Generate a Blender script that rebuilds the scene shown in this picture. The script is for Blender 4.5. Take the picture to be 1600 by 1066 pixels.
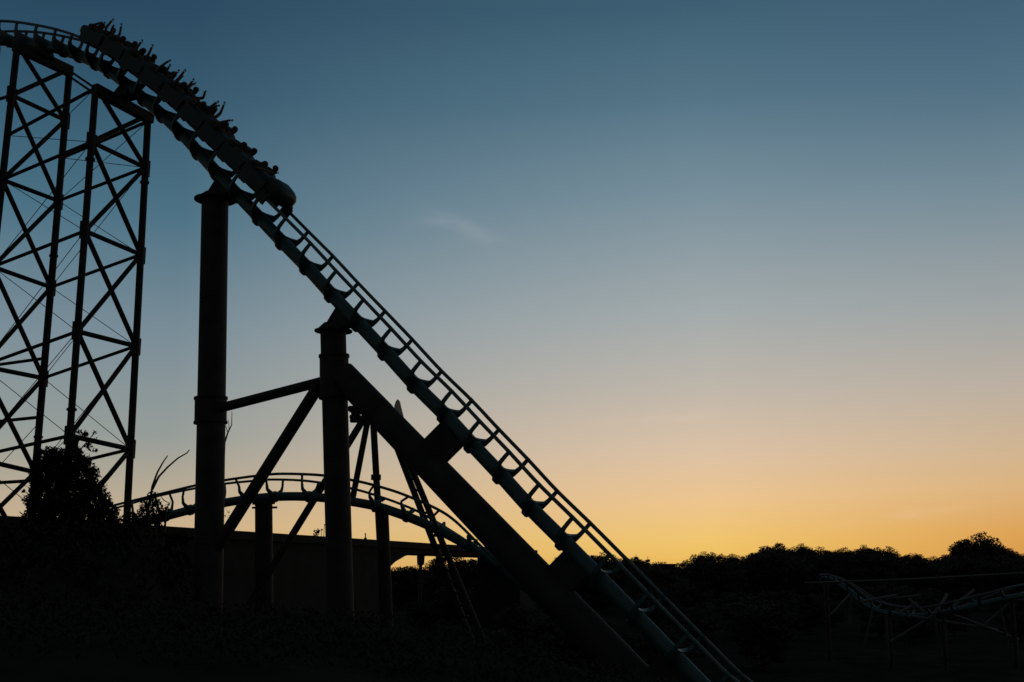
import bpy, math, random
from mathutils import Vector, Matrix
from mathutils.geometry import intersect_line_plane
R = math.radians
random.seed(7)
sc = bpy.context.scene
for o in list(bpy.data.objects): bpy.data.objects.remove(o)

# ------------------------------------------------------------------ camera
F = 1800.0                      # focal length in pixels of the 1600 px wide picture
PITCH = math.atan(362 / F)
CAMZ = 4.0
cd = bpy.data.cameras.new('camera'); cam = bpy.data.objects.new('camera', cd)
sc.collection.objects.link(cam)
cd.sensor_width = 36; cd.lens = 36 * F / 1600
cd.clip_start = 0.1; cd.clip_end = 6000
cam.location = (0, 0, CAMZ); cam.rotation_euler = (R(90) + PITCH, 0, 0)
sc.camera = cam
sc.render.resolution_x = 1024; sc.render.resolution_y = 682
CP = Vector((0, 0, CAMZ))
FW = Vector((0, math.cos(PITCH), math.sin(PITCH))); UPV = Vector((0, -math.sin(PITCH), math.cos(PITCH)))
def ray(px, py): return (FW * F + Vector((1, 0, 0)) * (px - 800) + UPV * (533 - py)).normalized()
def U(px, py, Y):
    d = ray(px, py); return CP + d * (Y / d.y)
def hit(px, py, p, n):
    d = ray(px, py); return CP + d * ((p - CP).dot(n) / d.dot(n))

# ------------------------------------------------------------------ world (dusk sky)
def lin(c):
    return tuple(((v / 255) / 12.92 if v / 255 <= .04045 else ((v / 255 + .055) / 1.055) ** 2.4) for v in c) + (1,)
w = bpy.data.worlds.new('World'); sc.world = w; w.use_nodes = True
nt = w.node_tree; nt.nodes.clear(); L = nt.links
def N(t, **k):
    n = nt.nodes.new(t)
    for a, b in k.items(): setattr(n, a, b)
    return n
def M(op, a, b=None, c=None, clamp=False):
    n = N('ShaderNodeMath', operation=op); n.use_clamp = clamp
    for i, v in enumerate((a, b, c)):
        if v is None: continue
        if isinstance(v, (int, float)): n.inputs[i].default_value = v
        else: L.new(v, n.inputs[i])
    return n.outputs[0]
tc = N('ShaderNodeTexCoord'); nrm = N('ShaderNodeVectorMath', operation='NORMALIZE'); L.new(tc.outputs['Generated'], nrm.inputs[0])
sx = N('ShaderNodeSeparateXYZ'); L.new(nrm.outputs[0], sx.inputs[0])
az = M('MULTIPLY', M('ARCTAN2', sx.outputs[0], sx.outputs[1]), 180 / math.pi)      # degrees, + to the right
el = M('MULTIPLY', M('ARCSINE', sx.outputs[2]), 180 / math.pi)
def eldeg(px, py): return math.degrees(math.asin(ray(px, py).z))
def azdeg(px, py):
    d = ray(px, py); return math.degrees(math.atan2(d.x, d.y))
ELM = 60.0
def sky_ramp(x, rows, low, top):
    r = N('ShaderNodeValToRGB'); cr = r.color_ramp; cr.interpolation = 'LINEAR'
    pts = sorted([(max(0, eldeg(x, y)) / ELM, c) for y, c in rows])
    pts = [(0.0, low)] + pts + [(1.0, top)]
    while len(cr.elements) < len(pts): cr.elements.new(.5)
    for e, (p, c) in zip(cr.elements, pts): e.position = p; e.color = lin(c)
    L.new(M('DIVIDE', el, ELM, clamp=True), r.inputs[0]); return r.outputs[0]
rampL = sky_ramp(274, [(0, (43, 74, 97)), (150, (54, 89, 110)), (344, (79, 116, 134)), (524, (123, 142, 152)), (684, (152, 158, 153)), (760, (182, 170, 149)), (824, (206, 178, 143))], (214, 170, 116), (38, 45, 50))
rampC = sky_ramp(1104, [(4, (61, 95, 114)), (154, (85, 118, 135)), (304, (121, 144, 156)), (484, (163, 171, 172)), (604, (191, 183, 171)), (704, (219, 194, 166)), (784, (235, 196, 142)), (844, (236, 196, 110)), (866, (234, 192, 100))], (228, 176, 80), (38, 45, 50))
rampR = sky_ramp(1564, [(4, (66, 97, 119)), (154, (86, 116, 134)), (304, (120, 142, 153)), (484, (162, 166, 165)), (604, (190, 177, 162)), (704, (211, 182, 147)), (764, (222, 180, 126)), (835, (222, 163, 86))], (214, 150, 74), (38, 45, 50))
def mixc(f, a, b, bt='MIX'):
    m = N('ShaderNodeMix', data_type='RGBA', blend_type=bt)
    if isinstance(f, (int, float)): m.inputs[0].default_value = f
    else: L.new(f, m.inputs[0])
    for i, v in ((6, a), (7, b)):
        if isinstance(v, tuple): m.inputs[i].default_value = v
        else: L.new(v, m.inputs[i])
    return m.outputs[2]
def mr(v, a, b, smooth=True):
    n = N('ShaderNodeMapRange'); n.interpolation_type = 'SMOOTHSTEP' if smooth else 'LINEAR'
    n.inputs[1].default_value = a; n.inputs[2].default_value = b; L.new(v, n.inputs[0]); return n.outputs[0]
c0_ = mixc(1.0, rampL, (.82, .90, .92, 1), 'MULTIPLY')
rampL = mixc(M('MULTIPLY', mr(az, -15, -24.5), mr(el, 10, 24)), rampL, c0_)
tt = mr(az, azdeg(274, 500), azdeg(1104, 500), False)
tt = M('MULTIPLY', tt, M('ADD', 1, M('MULTIPLY', M('SUBTRACT', 1, tt), .5)))
c = mixc(tt, rampL, rampC)
c = mixc(mr(az, azdeg(1104, 500), azdeg(1564, 500), False), c, rampR)
# thin wisps of cirrus, fixed in the sky by direction
noi = N('ShaderNodeTexNoise'); noi.inputs['Scale'].default_value = 22; noi.inputs['Detail'].default_value = 5
mp = N('ShaderNodeMapping'); mp.inputs['Scale'].default_value = (1, 1, 3.2); L.new(nrm.outputs[0], mp.inputs[0]); L.new(mp.outputs[0], noi.inputs['Vector'])
def wisp(px, py, ang, la, lb, amp, col, c, asym=0):
    a0, e0 = azdeg(px, py), eldeg(px, py); ca, sa = math.cos(R(ang)), math.sin(R(ang))
    da = M('SUBTRACT', az, a0); de = M('SUBTRACT', el, e0)
    u = M('ADD', M('MULTIPLY', da, ca), M('MULTIPLY', de, sa)); v = M('SUBTRACT', M('MULTIPLY', de, ca), M('MULTIPLY', da, sa))
    v = M('ADD', v, M('MULTIPLY', M('MULTIPLY', u, u), asym))
    v = M('ADD', v, M('MULTIPLY', M('SUBTRACT', noi.outputs[0], .5), lb * 2.2))
    q = M('ADD', M('POWER', M('ABSOLUTE', M('DIVIDE', u, la)), 2), M('POWER', M('ABSOLUTE', M('DIVIDE', v, lb)), 2))
    f = M('MULTIPLY', M('POWER', 2.718, M('MULTIPLY', q, -1)), amp)
    f = M('MULTIPLY', f, mr(noi.outputs[0], .3, .62))
    return mixc(f, c, lin(col))
c = wisp(700, 347, -7, 1.6, .28, .17, (172, 178, 180), c, .10)
c = wisp(738, 358, -24, 2.0, .32, .16, (172, 178, 180), c)
c = wisp(765, 374, -18, 3.0, .5, .10, (165, 172, 176), c)
c = wisp(1035, 652, 2, 3.0, .25, .25, (226, 204, 178), c)
c = wisp(1410, 806, 8, 2.6, .2, .35, (232, 196, 150), c)
# the sky away from the afterglow is dim
fade = M('MULTIPLY', mr(M('ABSOLUTE', M('SUBTRACT', az, 8)), 42, 120), .985)
c = mixc(fade, c, (.066, .068, .068, 1))
# a physical twilight sky underneath, very weak
ns = N('ShaderNodeTexSky'); ns.sky_type = 'NISHITA'; ns.sun_disc = False; ns.sun_elevation = R(0.6); ns.sun_rotation = R(9.6); ns.altitude = 60
c = mixc(.004, c, ns.outputs[0], 'ADD')
c = mixc(1.0, c, (.945, .965, .985, 1), 'MULTIPLY')
bg = N('ShaderNodeBackground'); bg.inputs[1].default_value = 1.0; L.new(c, bg.inputs[0])
wo = N('ShaderNodeOutputWorld'); L.new(bg.outputs[0], wo.inputs[0])
# ------------------------------------------------------------------ sun: set, only a weak glow left
sd = bpy.data.lights.new('sun', 'SUN'); sd.energy = .04; sd.angle = R(8); sd.color = (1, .72, .42)
so = bpy.data.objects.new('sun', sd); sc.collection.objects.link(so)
a = R(9.6); e = R(1.5)
so.rotation_euler = Vector((math.sin(a) * math.cos(e), math.cos(a) * math.cos(e), math.sin(e))).to_track_quat('Z', 'Y').to_euler()
sc.view_settings.view_transform = 'Standard'; sc.view_settings.look = 'None'; sc.view_settings.exposure = 0; sc.view_settings.gamma = 1
sc.render.engine = 'CYCLES'

# ------------------------------------------------------------------ materials
def mat(name, col, rough=.6, metal=0, var=.25, scale=6, bump=0, transl=None, spec=.5):
    m = bpy.data.materials.new(name); m.use_nodes = True; t = m.node_tree; b = t.nodes['Principled BSDF']
    tcn = t.nodes.new('ShaderNodeTexCoord'); n = t.nodes.new('ShaderNodeTexNoise')
    n.inputs['Scale'].default_value = scale; n.inputs['Detail'].default_value = 5; t.links.new(tcn.outputs['Object'], n.inputs['Vector'])
    r = t.nodes.new('ShaderNodeValToRGB'); r.color_ramp.elements[0].position = .3; r.color_ramp.elements[1].position = .7
    r.color_ramp.elements[0].color = tuple(v * (1 - var) for v in col) + (1,); r.color_ramp.elements[1].color = tuple(min(1, v * (1 + var)) for v in col) + (1,)
    t.links.new(n.outputs[0], r.inputs[0]); t.links.new(r.outputs[0], b.inputs['Base Color'])
    b.inputs['Roughness'].default_value = rough; b.inputs['Metallic'].default_value = metal
    b.inputs['Specular IOR Level'].default_value = spec
    if bump:
        bn = t.nodes.new('ShaderNodeBump'); bn.inputs['Strength'].default_value = bump; bn.inputs['Distance'].default_value = .05
        t.links.new(n.outputs[0], bn.inputs['Height']); t.links.new(bn.outputs[0], b.inputs['Normal'])
    if transl:
        b.inputs['Transmission Weight'].default_value = 0
        tr = t.nodes.new('ShaderNodeBsdfTranslucent'); tr.inputs[0].default_value = transl + (1,)
        mx = t.nodes.new('ShaderNodeMixShader'); mx.inputs[0].default_value = .5
        o = t.nodes['Material Output']; t.links.new(b.outputs[0], mx.inputs[1]); t.links.new(tr.outputs[0], mx.inputs[2]); t.links.new(mx.outputs[0], o.inputs[0])
    return m
MT = dict(
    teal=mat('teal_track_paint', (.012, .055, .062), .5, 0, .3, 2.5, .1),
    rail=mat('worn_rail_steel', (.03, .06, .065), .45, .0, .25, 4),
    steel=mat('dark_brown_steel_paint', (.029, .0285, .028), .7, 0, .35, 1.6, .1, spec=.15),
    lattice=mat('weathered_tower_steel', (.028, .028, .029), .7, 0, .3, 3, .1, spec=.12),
    car=mat('dark_green_car_paint', (.016, .03, .03), .5, 0, .2, 3, spec=.25),
    black=mat('black_rubber', (.025, .025, .025), .8, 0, .2, 9),
    seat=mat('grey_seat_foam', (.03, .03, .03), .8, 0, .2, 9),
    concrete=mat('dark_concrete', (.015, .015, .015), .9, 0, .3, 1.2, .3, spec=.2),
    pale=mat('pale_steel_paint', (.062, .066, .066), .6, 0, .2, 2),
    cloth=mat('pale_canvas', (.6, .55, .5), .9, 0, .1, 6, transl=(.6, .54, .48)),
    leaf=mat('dark_leaves', (.03, .034, .027), .9, 0, .4, 1.5, spec=0),
    farleaf=mat('far_tree_leaves', (.06, .062, .05), .9, 0, .4, .3, spec=.05),
    bark=mat('bark', (.06, .055, .05), .9, 0, .3, 8, .3, spec=.1),
    ground=mat('dark_grass_ground', (.026, .028, .024), 1, 0, .45, .6, .4, spec=0),
    skin=mat('skin', (.09, .07, .06), .6, 0, .08, 8),
    hair=mat('dark_hair', (.03, .02, .015), .7, 0, .3, 20),
    trousers=mat('blue_denim', (.05, .055, .07), .9, 0, .2, 20))
shirts = [mat('shirt_' + n, c, .9, 0, .12, 12) for n, c in (('red', (.07, .035, .03)), ('white', (.08, .08, .08)), ('blue', (.03, .04, .07)), ('green', (.03, .05, .035)), ('black', (.025, .025, .025)), ('yellow', (.075, .065, .03)), ('grey', (.05, .05, .05)))]

# ------------------------------------------------------------------ mesh builder
def perp(t):
    a = Vector((0, 0, 1)) if abs(t.z) < .9 else Vector((1, 0, 0))
    u = t.cross(a).normalized(); return u, t.cross(u).normalized()
class MB:
    def __init__(s): s.v = []; s.f = []
    def tube(s, pts, r, n=10, caps=True):
        pts = [Vector(p) for p in pts]; k = len(pts)
        if not isinstance(r, (list, tuple)): r = [r] * k
        base = len(s.v); u = None
        for i, p in enumerate(pts):
            t = (pts[min(i + 1, k - 1)] - pts[max(i - 1, 0)]).normalized()
            if u is None: u, _ = perp(t)
            u = (u - t * u.dot(t)).normalized(); v = t.cross(u)
            for j in range(n):
                a = 2 * math.pi * j / n; s.v.append(p + (u * math.cos(a) + v * math.sin(a)) * r[i])
        for i in range(k - 1):
            for j in range(n):
                a = base + i * n + j; b = base + i * n + (j + 1) % n; s.f.append((a, b, b + n, a + n))
        if caps: s.f.append(tuple(base + j for j in range(n))[::-1]); s.f.append(tuple(base + (k - 1) * n + j for j in range(n)))
        return s
    def box(s, c, x, y, z, hx, hy, hz):
        b = len(s.v); c = Vector(c)
        for i in (-1, 1):
            for j in (-1, 1):
                for k in (-1, 1): s.v.append(c + x * hx * i + y * hy * j + z * hz * k)
        for f in ((0, 1, 3, 2), (4, 6, 7, 5), (0, 4, 5, 1), (2, 3, 7, 6), (0, 2, 6, 4), (1, 5, 7, 3)): s.f.append(tuple(b + q for q in f))
        return s
    def beam(s, p, q, wd, ht, up=Vector((0, 0, 1))):
        p = Vector(p); q = Vector(q); t = (q - p).normalized(); y = up.cross(t).normalized(); z = t.cross(y)
        return s.box((p + q) / 2, t, y, z, (q - p).length / 2, wd / 2, ht / 2)
    def prism(s, pts, off):
        """polygon pts (3D list) extruded by vector off"""
        b = len(s.v); n = len(pts)
        s.v += [Vector(p) for p in pts] + [Vector(p) + off for p in pts]
        s.f.append(tuple(b + i for i in range(n))[::-1]); s.f.append(tuple(b + n + i for i in range(n)))
        for i in range(n): s.f.append((b + i, b + (i + 1) % n, b + n + (i + 1) % n, b + n + i))
        return s
    def loft(s, rings, caps=True):
        b = len(s.v); n = len(rings[0])
        for r in rings: s.v += [Vector(p) for p in r]
        for i in range(len(rings) - 1):
            for j in range(n):
                a = b + i * n + j; c = b + i * n + (j + 1) % n; s.f.append((a, c, c + n, a + n))
        if caps: s.f.append(tuple(b + j for j in range(n))[::-1]); s.f.append(tuple(b + (len(rings) - 1) * n + j for j in range(n)))
        return s
    def ball(s, c, r, n=10, m=7, sq=(1, 1, 1)):
        rings = []
        for i in range(m + 1):
            th = math.pi * (i + .02) / (m + .04); rings.append([Vector(c) + Vector((math.sin(th) * math.cos(2 * math.pi * j / n) * sq[0], math.sin(th) * math.sin(2 * math.pi * j / n) * sq[1], math.cos(th) * sq[2])) * r for j in range(n)])
        return s.loft(rings)
    def leaves(s, c, r, cnt, size, rnd, flat=1.0, aspect=2.0, pw=.45):
        """leaf-sized faces through a rounded volume; r is a radius or a triple"""
        rr = r if isinstance(r, tuple) else (r, r, r)
        for _ in range(cnt):
            d = Vector((rnd.gauss(0, 1), rnd.gauss(0, 1), rnd.gauss(0, 1) * flat)).normalized() * (rnd.random() ** pw)
            p = Vector(c) + Vector((d.x * rr[0], d.y * rr[1], d.z * rr[2]))
            t = Vector((rnd.gauss(0, 1), rnd.gauss(0, 1), rnd.gauss(-.3, .8))).normalized(); u, _v = perp(t)
            z = size * rnd.uniform(.6, 1.3); b = len(s.v)
            s.v += [p - t * z / 2, p + u * z / aspect / 2 , p + t * z / 2, p - u * z / aspect / 2]
            s.f.append((b, b + 1, b + 2, b + 3))
        return s
    def build(s, name, m=None, parent=None, smooth=False):
        me = bpy.data.meshes.new(name); me.from_pydata([tuple(v) for v in s.v], [], s.f)
        if smooth:
            me.polygons.foreach_set('use_smooth', [True] * len(me.polygons))
        me.update()
        if smooth:
            try: me.set_sharp_from_angle(angle=R(38))
            except Exception: pass
        o = bpy.data.objects.new(name, me); sc.collection.objects.link(o)
        if m: me.materials.append(MT[m] if isinstance(m, str) else m)
        if parent:
            bpy_parent(o, parent)
        return o
def bpy_parent(o, p):
    o.parent = p
    def wm(q): return q.matrix_basis.copy() if q.parent is None else wm(q.parent) @ q.matrix_parent_inverse @ q.matrix_basis
    base = wm(p)
    o.matrix_parent_inverse = base.inverted()
def thing(name, label, cat, loc=(0, 0, 0), group=None, kind=None):
    o = bpy.data.objects.new(name, None); o.empty_display_size = .3; sc.collection.objects.link(o); o.location = loc
    return tag(o, label, cat, group, kind)
def tag(o, label=None, cat=None, group=None, kind=None):
    if label: o['label'] = label
    if cat: o['category'] = cat
    if group: o['group'] = group
    if kind: o['kind'] = kind
    return o
def grounded(p, z=0): return Vector((p.x, p.y, z))
def extend(p, q, z):
    """point on the line p->q at height z"""
    d = q - p; return p + d * ((z - p.z) / d.z)
def catmull(P, per=8):
    out = []; n = len(P)
    for i in range(n - 1):
        a, b, c_, d = P[max(i - 1, 0)], P[i], P[i + 1], P[min(i + 2, n - 1)]
        for k in range(per):
            t = k / per
            out.append(.5 * ((2 * b) + (c_ - a) * t + (2 * a - 5 * b + 4 * c_ - d) * t * t + (3 * b - a - 3 * c_ + d) * t ** 3))
    out.append(P[-1]); return out

# ------------------------------------------------------------------ terrain
def hgt(x, y):
    z = 0.0
    # planted bank at the left, between the camera and the tower
    dx = max(0, x + 8.0) / 2.2; dy = (y - 24) / 5.0
    z += 4.7 * math.exp(-dx * dx) * math.exp(-dy * dy)
    # raised path the camera stands on, with a planted edge that falls away to the right
    pr = [(-40, 3.6), (-4.5, 3.5), (-2, 3.36), (-.8, 3.2), (.4, 2.93), (1.7, 2.55), (2.9, 2.25), (6, 1.9), (30, 1.6)]
    if y > -60:
        v = pr[0][1] if x < -40 else pr[-1][1]
        for (a_, za), (b_, zb) in zip(pr, pr[1:]):
            if a_ <= x <= b_: v = za + (zb - za) * (x - a_) / (b_ - a_)
        if y > 15: q = math.exp(-((y - 15) / 3.4) ** 2)
        elif y > 8: q = 1
        else: q = 0
        if y > 8: z = max(z, v * q)
        else: z = v + (2.35 - v) * min(1, (8 - y) / 4)
    d = math.hypot(x, y)
    if d > 120: z += min(1, (d - 120) / 160) * 1.2
    z += .25 * math.sin(x * .11 + 1) * math.sin(y * .09) * min(1, max(0, (d - 12) / 20))
    return z
g = MB()
def axis(lim):
    a = [0.0]; s = 1.5
    while a[-1] < lim: a.append(a[-1] + s); s *= 1.045 if a[-1] > 45 else 1.0
    return [-v for v in a[:0:-1]] + a
ax = axis(3500); n = len(ax)
for y in ax:
    for x in ax: g.v.append(Vector((x, y, hgt(x, y))))
for j in range(n - 1):
    for i in range(n - 1):
        q = j * n + i; g.f.append((q, q + 1, q + n + 1, q + n))
tag(g.build('ground', 'ground', smooth=True), kind='structure')

# ------------------------------------------------------------------ main coaster track
H = Vector((.87, -.49, 0)).normalized(); BN = Vector((.49, .87, 0)).normalized()
P0 = Vector((-7.4, 36, 0))
def T(px, py): return hit(px, py, P0, BN)         # a pixel carried onto the vertical plane the track lies in
ctr = [(-330, 140), (-240, 108), (-160, 84), (-80, 69), (-20, 64), (22, 64.5), (52, 68), (82, 74), (110, 82), (140, 94), (172, 112), (205, 138), (230, 159), (255, 181), (284, 209), (311, 239), (340, 271), (373, 306), (406, 341), (442, 379), (480, 418), (519, 461), (561, 506), (603, 551), (649, 602), (696, 649), (738, 695), (783, 743), (829, 794), (881, 846), (944, 911), (1029, 1000), (1082, 1055)]
cp = [T(*p) for p in ctr]
# pull-out near the ground, beyond the lower edge of the picture
last = cp[-1]; d = (cp[-1] - cp[-2]).normalized()
dh = Vector((d.x, d.y, 0)).normalized(); ang = math.atan2(-d.z, Vector((d.x, d.y, 0)).length)
p = last.copy()
while ang > 0.0 and p.z > .75:
    p = p + (dh * math.cos(ang) - Vector((0, 0, 1)) * math.sin(ang)) * .6; ang -= .11; cp.append(p.copy())
for k in range(14): p = p + dh * 1.2; cp.append(p.copy())
path = catmull(cp, 6)
S = [0.0]
for a, b in zip(path, path[1:]): S.append(S[-1] + (b - a).length)
def at_s(s):
    s = max(0, min(S[-1] - 1e-4, s)); lo = 0; hi = len(S) - 1
    while hi - lo > 1:
        m = (lo + hi) // 2
        if S[m] <= s: lo = m
        else: hi = m
    t = (s - S[lo]) / (S[hi] - S[lo]); return path[lo].lerp(path[hi], t), (path[hi] - path[lo]).normalized()
def s_of_px(px, py):
    q = T(px, py); return min(range(len(path)), key=lambda i: (path[i] - q).length)
SA = S[s_of_px(60, 69)]; SB = S[s_of_px(440, 378)]
GG = .60
def hr(s): return .61 + .13 * max(0, min(1, (s - SA) / (SB - SA)))
def frame(s):
    """spine centre, tangent, binormal (far side), normal"""
    p, t0 = at_s(s); p1, _ = at_s(s + .5); pm, _ = at_s(s - .5); t = (p1 - pm).normalized()
    b = Vector((BN.x, BN.y, 0)); b = (b - t * b.dot(t)).normalized()
    n_ = t.cross(b) * -1
    if n_.z < 0: n_ = -n_
    k = max(0, min(1, (s - SA) / (SB - SA))); bank = .05 * (1 - k) - .10 * k
    b2 = (b * math.cos(bank) + n_ * math.sin(bank)); n2 = (n_ * math.cos(bank) - b * math.sin(bank))
    return p, t, b2.normalized(), n2.normalized() * 1.0
track = thing('coaster_track', 'teal steel roller coaster track curving over the crest and plunging down to the right', 'roller coaster track', (path[-1].x, path[-1].y, 0))
ds = .35; stn = [i * ds for i in range(int(S[-1] / ds))]
fr = [frame(s) for s in stn]
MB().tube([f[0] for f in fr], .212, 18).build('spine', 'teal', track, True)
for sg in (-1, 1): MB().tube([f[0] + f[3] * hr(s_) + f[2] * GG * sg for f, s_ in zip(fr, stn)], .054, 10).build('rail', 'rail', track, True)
def tie_outline():
    o = [(.0, -.25), (.10, -.24), (.20, -.19), (.33, -.13), (.50, -.02), (.61, .13), (.65, .31), (.66, .50), (.655, .62), (.60, .63), (.588, .50), (.572, .37), (.52, .29), (.35, .26), (.15, .235)]
    return o + [(0, .23)] + [(-x, y) for x, y in o[:0:-1]]
TO = tie_outline()
def add_tie(f, HR, parent, mt='teal', th=.10, sk=1.0):
    p, t, b, n_ = f
    # two halves so that every cap is close to convex
    m = MB(); half = [(x, y if y < .3 else .3 + (y - .3) * (HR - .3) / .34) for x, y in TO[:16]]
    for sg in (1, -1):
        pts = [p + b * x * sg + n_ * y - t * th / 2 for x, y in half]
        # triangulated strip: outer chain against inner chain
        outer = pts[:9]; inner = [pts[15], pts[14], pts[13], pts[12], pts[11], pts[10], pts[10], pts[9], pts[9]]
        base = len(m.v)
        for a_, b_ in zip(outer, inner): m.v += [a_, b_, a_ + t * th, b_ + t * th]
        for i in range(8):
            q = base + i * 4; r_ = q + 4
            m.f += [(q, r_, r_ + 1, q + 1), (q + 2, q + 3, r_ + 3, r_ + 2), (q, q + 2, r_ + 2, r_), (q + 1, r_ + 1, r_ + 3, q + 3)]
        q = base + 32; m.f.append((q, q + 2, q + 3, q + 1))
        # rail clamp
        m.tube([p + b * GG * sg + n_ * HR - t * .07, p + b * GG * sg + n_ * HR + t * .07], .058, 8)
    q = p - n_ * .035; m.tube([q - t * .11, q - t * .07, q + t * .07, q + t * .11], [.19, .245, .245, .19], 16)
    return m.build('tie', mt, parent)
tpx = [(-330, 140), (-300, 130), (-270, 119), (-240, 108), (-210, 99), (-180, 90), (-150, 82), (-120, 76), (-90, 70), (-60, 67), (-20, 64), (14, 64), (44, 67), (74, 72), (100, 79), (125, 88), (150, 99), (174, 114), (200, 134), (228, 157), (255, 181), (284, 209), (311, 239), (340, 271), (373, 306), (406, 341), (442, 379), (480, 418), (519, 461), (561, 506), (603, 551), (649, 602), (696, 649), (738, 695), (783, 743), (829, 794), (881, 846)]
tst = [S[s_of_px(*q)] for q in tpx]
while tst[-1] < S[-1] - 1.5: tst.append(tst[-1] + 1.4)
for s in tst: add_tie(frame(s), hr(s), track)

# ------------------------------------------------------------------ train
s_front = S[s_of_px(409, 345)]; s_tail = S[s_of_px(134, 92)]
NC = 9; pitch = (s_front - s_tail) / (NC + .25)
train = thing('coaster_train', 'long dark roller coaster train full of riders diving over the first drop', 'roller coaster train', tuple(at_s(s_front)[0]))
carM = []
def place(s):
    p, t, b, n_ = frame(s); HR = hr(s); return Matrix(((t.x, b.x, n_.x, p.x + n_.x * HR), (t.y, b.y, n_.y, p.y + n_.y * HR), (t.z, b.z, n_.z, p.z + n_.z * HR), (0, 0, 0, 1)))
def xform(m, M4): m.v = [M4 @ v for v in m.v]; return m
def ring(x, w_, z0, z1, k=12, e=3.0):
    out = []
    for i in range(k):
        a = 2 * math.pi * (i + .5) / k; ca, sa = math.cos(a), math.sin(a)
        out.append(Vector((x, w_ * math.copysign(abs(ca) ** (2 / e), ca), (z0 + z1) / 2 + (z1 - z0) / 2 * math.copysign(abs(sa) ** (2 / e), sa))))
    return out
for i in range(NC):
    sc_ = s_front - pitch * (i + .72); M4 = place(sc_); carM.append(M4)
    hl = pitch / 2 - .015
    m = MB()
    if i == 0:
        m.loft([ring(-hl, .62, .065, .52), ring(-.1, .66, .065, .56), ring(.30, .66, .065, .58), ring(.55, .64, .065, .70), ring(.78, .60, .075, .68), ring(1.0, .54, .09, .63), ring(1.11, .47, .11, .57), ring(1.17, .33, .17, .48)])
    else:
        m.loft([ring(-hl, .60, .065, .44), ring(-.15, .66, .065, .48), ring(.25, .66, .065, .50), ring(hl - .12, .62, .065, .56), ring(hl, .55, .08, .50)])
    m.box((0, 0, -.03), Vector((1, 0, 0)), Vector((0, 1, 0)), Vector((0, 0, 1)), hl - .04, .46, .115)
    for sg in (-1, 1):
        m.loft([[Vector((x_, sg * y_, z_)) for y_, z_ in ((.665, .42), (.70, .42), (.715, zb_), (.68, zb_))] for x_, zb_ in ((-hl + .02, -.06), (-hl + .14, -.15), (-hl + .5, -.15), (-hl + .62, -.04), (hl - .3, -.02), (hl - .04, -.02))])
    cb = xform(m, M4).build('car_body', 'car', train, True)
    # chassis with wheels gripping the rails from above, the side and below
    m = MB(); X = Vector((1, 0, 0)); Y = Vector((0, 1, 0)); Z = Vector((0, 0, 1))
    m.box((0, 0, .06), X, Y, Z, hl * .9, .30, .05)
    m.box((-hl + .15, 0, .045), X, Y, Z, .06, .62, .05)
    m.tube([(hl - .1, 0, .10), (hl + .28, 0, .10)], .035, 8)
    for sg in (-1, 1): m.box((-hl + .15, sg * .63, -.04), X, Y, Z, .17, .03, .11)
    if i == 0:
        m.box((.82, 0, .06), X, Y, Z, .06, .62, .06)
        for sg in (-1, 1): m.box((.82, sg * .66, -.05), X, Y, Z, .22, .03, .16)
    xform(m, M4).build('chassis', 'black', cb)
    for sg in (-1, 1):
        xs = [-hl + .15] + ([.82] if i == 0 else [])
        for xw in xs:
            for dx_ in (-.12, .12):
                xform(MB().tube([(xw + dx_, sg * .56, .125), (xw + dx_, sg * .64, .125)], .085, 12), M4).build('wheel', 'black', cb)
            xform(MB().tube([(xw, sg * .57, -.12), (xw, sg * .63, -.12)], .06, 12), M4).build('wheel', 'black', cb)
    for sg in (-1, 1):
        m = MB(); y0 = sg * .30
        m.loft([[Vector((-.42, y0 - .2, .12)), Vector((.05, y0 - .2, .12)), Vector((.05, y0 + .2, .12)), Vector((-.42, y0 + .2, .12))], [Vector((-.42, y0 - .21, .36)), Vector((.05, y0 - .19, .34)), Vector((.05, y0 + .19, .34)), Vector((-.42, y0 + .21, .36))]])
        m.loft([[Vector((-.56, y0 - .21, .36)), Vector((-.42, y0 - .21, .36)), Vector((-.42, y0 + .21, .36)), Vector((-.56, y0 + .21, .36))], [Vector((-.62, y0 - .25, .86)), Vector((-.50, y0 - .25, .86)), Vector((-.50, y0 + .25, .86)), Vector((-.62, y0 + .25, .86))], [Vector((-.62, y0 - .1, 0.93)), Vector((-.54, y0 - .1, 0.93)), Vector((-.54, y0 + .1, 0.93)), Vector((-.62, y0 + .1, 0.93))]])
        xform(m, M4 @ Matrix.Translation((0, 0, -.27))).build('seat', 'seat', cb)
        m = MB().tube([(.18, y0, .3), (.12, y0, .50), (-.02, y0, .58)], .025, 6).tube([(-.03, y0 - .16, .58), (-.03, y0 + .16, .58)], .035, 8)
        xform(m, M4 @ Matrix.Translation((0, 0, -.27))).build('lap_bar', 'black', cb)
# rear bumper car end
m = MB().loft([ring(-.60, .40, .09, .30), ring(-.78, .42, .09, .44), ring(-.96, .36, .1, .52), ring(-1.06, .18, .18, .46)])
xform(m, place(s_front - pitch * (NC - 1 + .72) - .28)).build('tail_cowl', 'car', train, True)

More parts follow.
